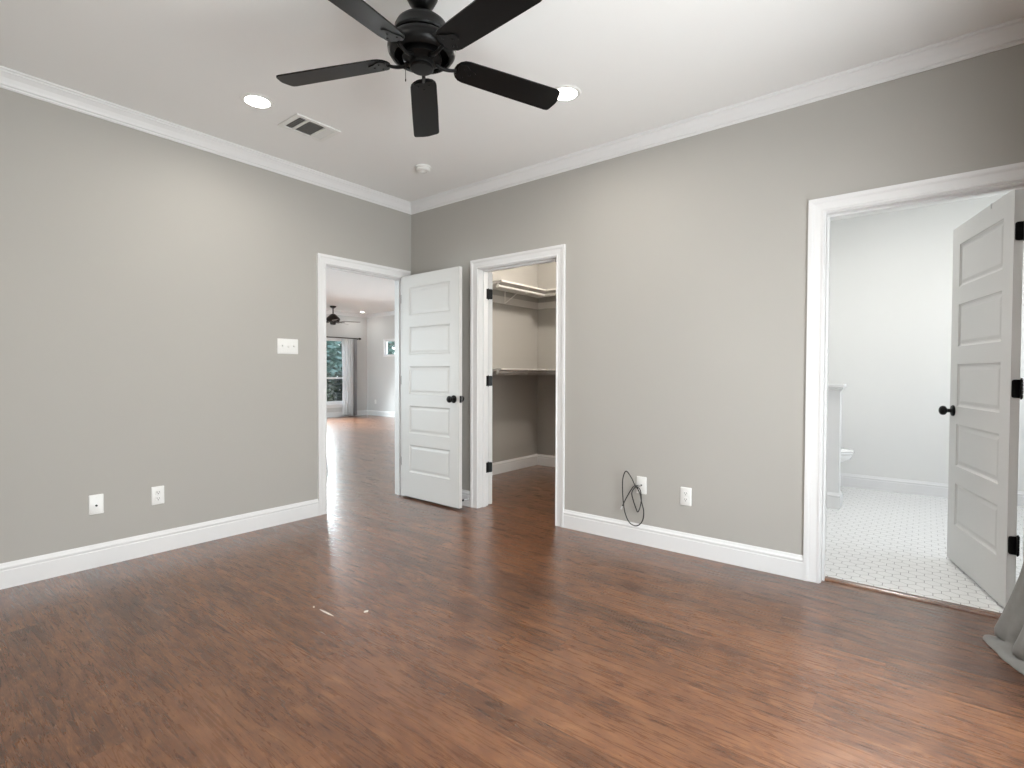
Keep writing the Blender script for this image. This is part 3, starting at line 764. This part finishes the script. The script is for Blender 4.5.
obj('tank_lid', B(TX-.22, TX+.22, TY-.20, TY+.004, .722, .755, .010, 3), M_PORC, to, True)
bm = bmesh.new(); tube(bm, [(TX-.14, TY-.19, .66), (TX-.14, TY-.21, .66), (TX-.08, TY-.214, .655)], .007, 10); obj('flush_lever', bm, M_STEEL, to, True)

# ------------------------------------------------------------------ windows
def window(name, cx, w, z0, z1, f, label, rail=True, rows=None, mat_=M_TRIM, depth=.14, sill=True):
    """f(s, z, t): t = 0 at the inner wall face, positive into the room"""
    r = thing(name, f(cx, z0, -.07), label, 'window', None, 'structure')
    s0, s1 = cx-w/2, cx+w/2
    bm = bmesh.new()
    for a in ((s0, s0+.035, z0, z1), (s1-.035, s1, z0, z1), (s0+.035, s1-.035, z1-.035, z1), (s0+.035, s1-.035, z0, z0+.035)):
        fbox(bm, f, a[0], a[1], a[2], a[3], -.12, -.001)
    obj('frame', bm, mat_, r)
    zm = (z0+z1)/2-.20 if name == 'window_1' else (z0+z1)/2
    bm = bmesh.new()
    if rail:
        nx = max(1, round(w/1.05))
        pw = (w-.07)/nx
        for i in range(nx):
            a, b = s0+.035+pw*i, s0+.035+pw*(i+1)
            for q in ((a, a+.03, z0+.035, z1-.035), (b-.03, b, z0+.035, z1-.035)): fbox(bm, f, *q, -.085, -.05)
            for zz_, hh in ((z0+.035, .04), (zm, .045), (z1-.07, .035)): fbox(bm, f, a+.03, b-.03, zz_, zz_+hh, -.085, -.05)
    else:
        for q in ((s0+.035, s0+.06, z0+.035, z1-.035), (s1-.06, s1-.035, z0+.035, z1-.035), (s0+.06, s1-.06, z0+.035, z0+.06), (s0+.06, s1-.06, z1-.06, z1-.035)): fbox(bm, f, *q, -.085, -.05)
    obj('sash', bm, mat_, r)
    bm = bmesh.new(); fbox(bm, f, s0+.03, s1-.03, z0+.03, z1-.03, -.070, -.066); obj('pane', bm, M_GLASS, r)
    if sill:
        bm = bmesh.new(); fbox(bm, f, s0-.05, s1+.05, z0-.03, z0, .0005, .045, .004); fbox(bm, f, s0-.03, s1+.03, z0-.09, z0-.03, .0005, .014); obj('sill', bm, M_TRIM, r)
    return r
window('window_1', (WIN1[0]+WIN1[1])/2, WIN1[1]-WIN1[0], WIN1[2], WIN1[3], lambda s, z, t: Vector((s, LY-t, z)), 'tall white sash window on the far living room wall, greenery outside')
window('window_2', (WIN2[0]+WIN2[1])/2, WIN2[1]-WIN2[0], WIN2[2], WIN2[3], lambda s, z, t: Vector((LX-t, s, z)), 'small high white window on the right wall of the living room', False, sill=False)
window('window_4', 4.6, 2.8, .4, 2.2, lambda s, z, t: Vector((XW+t, s, z)), 'unseen wide window added on the left wall of the living room for side light')  # added opening that goes with the living room side fill
window('window_5', 1.75, 1.8, .95, 2.25, lambda s, z, t: Vector((s, -5.18+t, z)), 'bathroom window on the wall behind the open bathroom door')
window('window_3', -1.9, 2.3, .15, 2.02, lambda s, z, t: Vector((s, YS+t, z)), 'wide bedroom window beside the camera')

# ------------------------------------------------------------------ curtains
def drape(name, f, prof, s0, s1, folds, amp, m, nx=120, thick=.002, parent=None, seed=0, flare=None):
    """prof: [(offset, z)] from the top to the hem; f(s, offset, z) -> world"""
    rnd = random.Random(seed); ph = [rnd.uniform(0, 6.28) for _ in range(6)]
    bm = bmesh.new(); V = []; pr = prof
    for j, (o, z, k) in enumerate(pr):
        row = []
        for i in range(nx+1):
            u = i/nx
            w = math.sin(2*math.pi*folds*u+ph[0]+.5*math.sin(2*math.pi*u*1.7+ph[1])+.25*(1-z/2.4))+.3*math.sin(2*math.pi*folds*2.3*u+ph[2]+z*1.3)
            s = s0+(s1-s0)*u
            if flare: s = flare(s, u, j/(len(pr)-1), o, z)
            row.append(bm.verts.new(f(s, o+amp*k*w, z+(0.012*k*math.sin(2*math.pi*folds*.8*u+ph[3]) if z < .10 else 0)*(1 if z > .004 else .4))))
        V.append(row)
    for a, b in zip(V, V[1:]):
        for i in range(nx): bm.faces.new((a[i], a[i+1], b[i+1], b[i]))
    o = obj(name, bm, m, parent, True, angle=R(80))
    md = o.modifiers.new('thickness', 'SOLIDIFY'); md.thickness = thick; md.offset = 0
    return o
# bedroom curtain puddling on the floor at the right edge of the picture
cu = thing('curtain', (-.36, -4.26, 0), 'grey curtain whose hem puddles on the wood floor beside the bathroom doorway', 'curtain')
def bedroom_curtain():
    bm = bmesh.new(); NX = 140; V = []
    prof = [(0, 2.385-.1*k) for k in range(15)]+[(.012, .86), (.024, .74), (.038, .62), (.054, .50), (.062, .40), (.080, .30), (.106, .20), (.124, .14), (.140, .095), (.150, .066), (.148, .040), (.156, .026), (.178, .020), (.198, .016), (.212, .011), (.216, .0045), (.205, .0032), (.18, .0032)]
    for j, (o, z) in enumerate(prof):
        low = max(0, min(1, (.8-z)/.8)); row = []
        for i in range(NX+1):
            u = i/NX
            top = .030*math.sin(2*math.pi*5.0*u+.4)+.008*math.sin(2*math.pi*11*u+1)
            fold = .030*math.sin(2*math.pi*3.4*u+.2)+.010*math.sin(2*math.pi*7.3*u+z*5)
            reach = .25+.75*math.cos(1.75*u)**2
            y = -4.275+top*(1-low)+fold*low*(.12 if z < .03 else 1)+o*reach
            x = -.205-.66*u-.03*low*(1-u)+.010*low*math.sin(9*z+4*u)
            zz = z if z < .02 else z+.008*low*math.sin(2*math.pi*4.1*u+1+o*16)*(1 if z < .2 else .3)
            row.append(bm.verts.new((x, y, max(.003, zz))))
        V.append(row)
    for a, b in zip(V, V[1:]):
        for i in range(NX): bm.faces.new((a[i], a[i+1], b[i+1], b[i]))
    o = obj('panel', bm, M_CURT, cu, True, angle=R(80))
    md = o.modifiers.new('thickness', 'SOLIDIFY'); md.thickness = .003; md.offset = 0
bedroom_curtain()
cr_ = thing('curtain_rod', (-1.9, -4.29, 2.42), 'curtain rod above the bedroom window', 'curtain rod')
bm = bmesh.new(); tube(bm, [(-3.3, -4.285, 2.425), (-.06, -4.285, 2.425)], .010, 12); obj('rod', bm, M_BRONZE, cr_, True)
for x in (-3.2, -.08):
    bm = bmesh.new(); box(bm, x-.012, x+.012, -4.399, -4.285, 2.415, 2.432); obj('bracket', bm, M_BRONZE, cr_)
# living room curtains
fl = lambda s, o, z: Vector((s, LY-.085-o, z))
sh = drape('sheer_curtain', fl, [(0, z, 1) for z in (2.045, 1.7, 1.4, 1.1, .8, .5, .3, .1, .02)], 4.60, 4.95, 4, .022, M_SHEER, 60, .0015, None, 5,
           flare=lambda s, u, v, o, z: s-(.03*v)*(1-u)+.05*(1-u)*math.sin(v*2.6))
tag(sh, 'white sheer curtain hanging at the right side of the tall living room window', 'curtain')
gc = drape('side_curtain', fl, [(0, z, 1) for z in (2.045, 1.7, 1.4, 1.1, .8, .5, .3, .1, .02)], 4.965, 5.06, 2, .022, M_CURT2, 30, .002, None, 8)
tag(gc, 'narrow grey curtain bunched beside the white sheer in the living room', 'curtain')
lr = thing('living_curtain_rod', (4.0, LY-.085, 2.0), 'dark curtain rod with end finial above the tall living room window', 'curtain rod')
bm = bmesh.new(); tube(bm, [(2.3, LY-.085, 2.06), (5.12, LY-.085, 2.06)], .012, 12); obj('rod', bm, M_BRONZE, lr, True)
bm = bmesh.new(); lathe(bm, [(0, 0), (.014, 0), (.022, .012), (.028, .04), (.022, .07), (.010, .085), (0, .088)], (5.12, LY-.085, 2.06), (1, 0, 0), 16); obj('finial', bm, M_BRONZE, lr, True)
bm = bmesh.new(); box(bm, 5.08, 5.10, LY-.09, LY-.0005, 2.03, 2.06); obj('bracket', bm, M_BRONZE, lr)

# ------------------------------------------------------------------ living room fan, downlight, outlet
LF = Vector((3.837, 7.275, 0))
lf = thing('ceiling_fan', (LF.x, LF.y, H), 'small dark ceiling fan seen through the left doorway in the living room', 'ceiling fan')
bm = bmesh.new(); lathe(bm, [(0, H-.001), (.075, H-.001), (.07, H-.03), (.03, H-.055), (0, H-.055)], LF, seg=28); obj('canopy', bm, M_BRONZE, lf, True)
bm = bmesh.new(); lathe(bm, [(0, H-.05), (.014, H-.05), (.014, 2.56), (.03, 2.55), (.045, 2.53), (0, 2.53)], LF, seg=20); obj('downrod', bm, M_BRONZE, lf, True)
bm = bmesh.new(); lathe(bm, [(0, 2.56), (.05, 2.55), (.10, 2.50), (.155, 2.45), (.165, 2.42), (.14, 2.38), (.09, 2.36), (0, 2.355)], LF, seg=36); obj('motor_housing', bm, M_BRONZE, lf, True)
bm = bmesh.new(); lathe(bm, [(0, 2.36), (.07, 2.36), (.065, 2.31), (.05, 2.295), (0, 2.29)], LF, seg=28); obj('switch_housing', bm, M_BRONZE, lf, True)
M_BLADE = mat('bronze_fan_blade', (.17, .15, .14), .45)
for k in range(5):
    a = YAW-R(90)+R(6)+k*R(72); e = Vector((math.cos(a), math.sin(a), -.02)); w = Vector((-math.sin(a), math.cos(a), .2))
    Q = lambda r, y, h: LF+Vector((0, 0, 2.375+h))+e*r+w*y
    bm = bmesh.new(); prism(bm, [(.24, -.05), (.56, -.068), (.62, -.055), (.64, 0), (.62, .055), (.56, .068), (.24, .05), (.20, 0)], lambda x, y: Q(x, y, 0), lambda x, y: Q(x, y, .007)); obj('blade', bm, M_BLADE, lf)
    bm = bmesh.new(); tube(bm, [Q(.10, 0, .0), Q(.18, 0, -.012), Q(.27, 0, -.006)], .010, 8); obj('blade_arm', bm, M_BRONZE, lf, True)
x, y = 5.0, 7.75
r = thing('recessed_light', (x, y, H), 'lit downlight on the living room ceiling near its far corner', 'ceiling light')
bm = bmesh.new(); lathe(bm, [(.074, -.0005), (.090, -.0005), (.089, -.003), (.086, -.006), (.078, -.007), (.074, -.005)], (x, y, H), seg=32); obj('trim_ring', bm, M_PLASTIC, r, True)
bm = bmesh.new(); lathe(bm, [(0, -.001), (.0738, -.001), (.0738, -.0045), (0, -.006)], (x, y, H), seg=32); obj('lens', bm, M_LED, r, True)
area('living_downlight_glow', (x, y, H-.012), (0, 0, 0), .14, .14, 1.5, (1, .97, .92), 'DISK', 170)
duplex(lambda s, z, t: Vector((LX-t, s, z)), 7.80, .37, 'tiny white power outlet on the living room wall seen through the left doorway')

# ------------------------------------------------------------------ closet lamp
cl = thing('closet_light', (1.15, -1.3, H), 'round ceiling light inside the closet', 'ceiling light')
bm = bmesh.new(); lathe(bm, [(0, -.0005), (.10, -.0005), (.10, -.018), (.095, -.022), (0, -.022)], (1.15, -1.3, H), seg=32); obj('base', bm, M_PLASTIC, cl, True)
bm = bmesh.new(); lathe(bm, [(0, -.022), (.09, -.022), (.088, -.04), (.06, -.060), (0, -.068)], (1.15, -1.3, H), seg=32); obj('lamp_shade', bm, lamp_mat('closet_lamp_glass', (1, .86, .72), 4), cl, True)

# ------------------------------------------------------------------ outside the living room windows
struct('ground', B(-8, 20, 8.31, 26, -.35, -.15), M_LAWN, 'lawn outside the living room windows', 'lawn')
def bush(name, c, rx, ry, rz, n, size, m, label, cat, trunk=None, seed=1, group=None):
    rd = random.Random(seed); c = Vector(c)
    root = thing(name, (c.x, c.y, -.15), label, cat, group)
    bm = bmesh.new()
    for _ in range(n):
        u = Vector((rd.gauss(0, 1), rd.gauss(0, 1), rd.gauss(0, 1))).normalized()*(rd.random()**.35)
        p = c+Vector((u.x*rx, u.y*ry, u.z*rz))
        if p.z < -.12: p.z = -.1+rd.random()*.1
        a, b_, d_ = basis(Vector((rd.gauss(0, 1), rd.gauss(0, 1), rd.gauss(.4, 1))))
        s = size*rd.uniform(.6, 1.3)
        vs = [bm.verts.new(p+b_*s*i+d_*s*.45*j+a*s*.12*(abs(i))) for i, j in ((-1, 0), (0, -1), (1, 0), (0, 1))]
        bm.faces.new((vs[0], vs[1], vs[3])); bm.faces.new((vs[1], vs[2], vs[3]))
    obj('foliage', bm, m, root)
    bm = bmesh.new(); tr = trunk or .03
    tube(bm, [(c.x, c.y, -.15), (c.x+.04, c.y-.02, c.z*.5), (c.x, c.y, c.z)], lambda t: tr*(1-.6*t), 10); obj('trunk', bm, M_BARK, root, True)
    for k in range(3):
        pass
for i, (x, y, z, rx, rz) in enumerate(((4.75, 9.6, .55, .53, .76), (5.95, 9.7, .58, .56, .78), (7.15, 9.9, .55, .56, .78), (3.6, 9.6, .55, .5, .75))):
    bush('garden_shrub', (x, y, z), rx, .6, rz, 1500, .09, M_LEAF_D, 'dark green shrub below the tall living room window', 'shrub', None, 20+i, 'shrubs under the living room window')
for i, (x, y, z, rx, rz, lab) in enumerate(((5.9, 12.4, 1.9, 1.35, 1.7, 'pale green tree beyond the tall living room window'), (8.9, 15.6, 2.3, 1.9, 2.3, 'pale green tree beyond the tall living room window'), (9.6, 12.4, 2.9, 1.5, 1.7, 'green tree outside the small high living room window'))):
    bush('garden_tree', (x, y, z), rx, 1.2, rz, (1900, 2600, 600)[i], .17, M_LEAF_L, lab, 'tree', .09, 40+i, 'garden trees outside the living room')
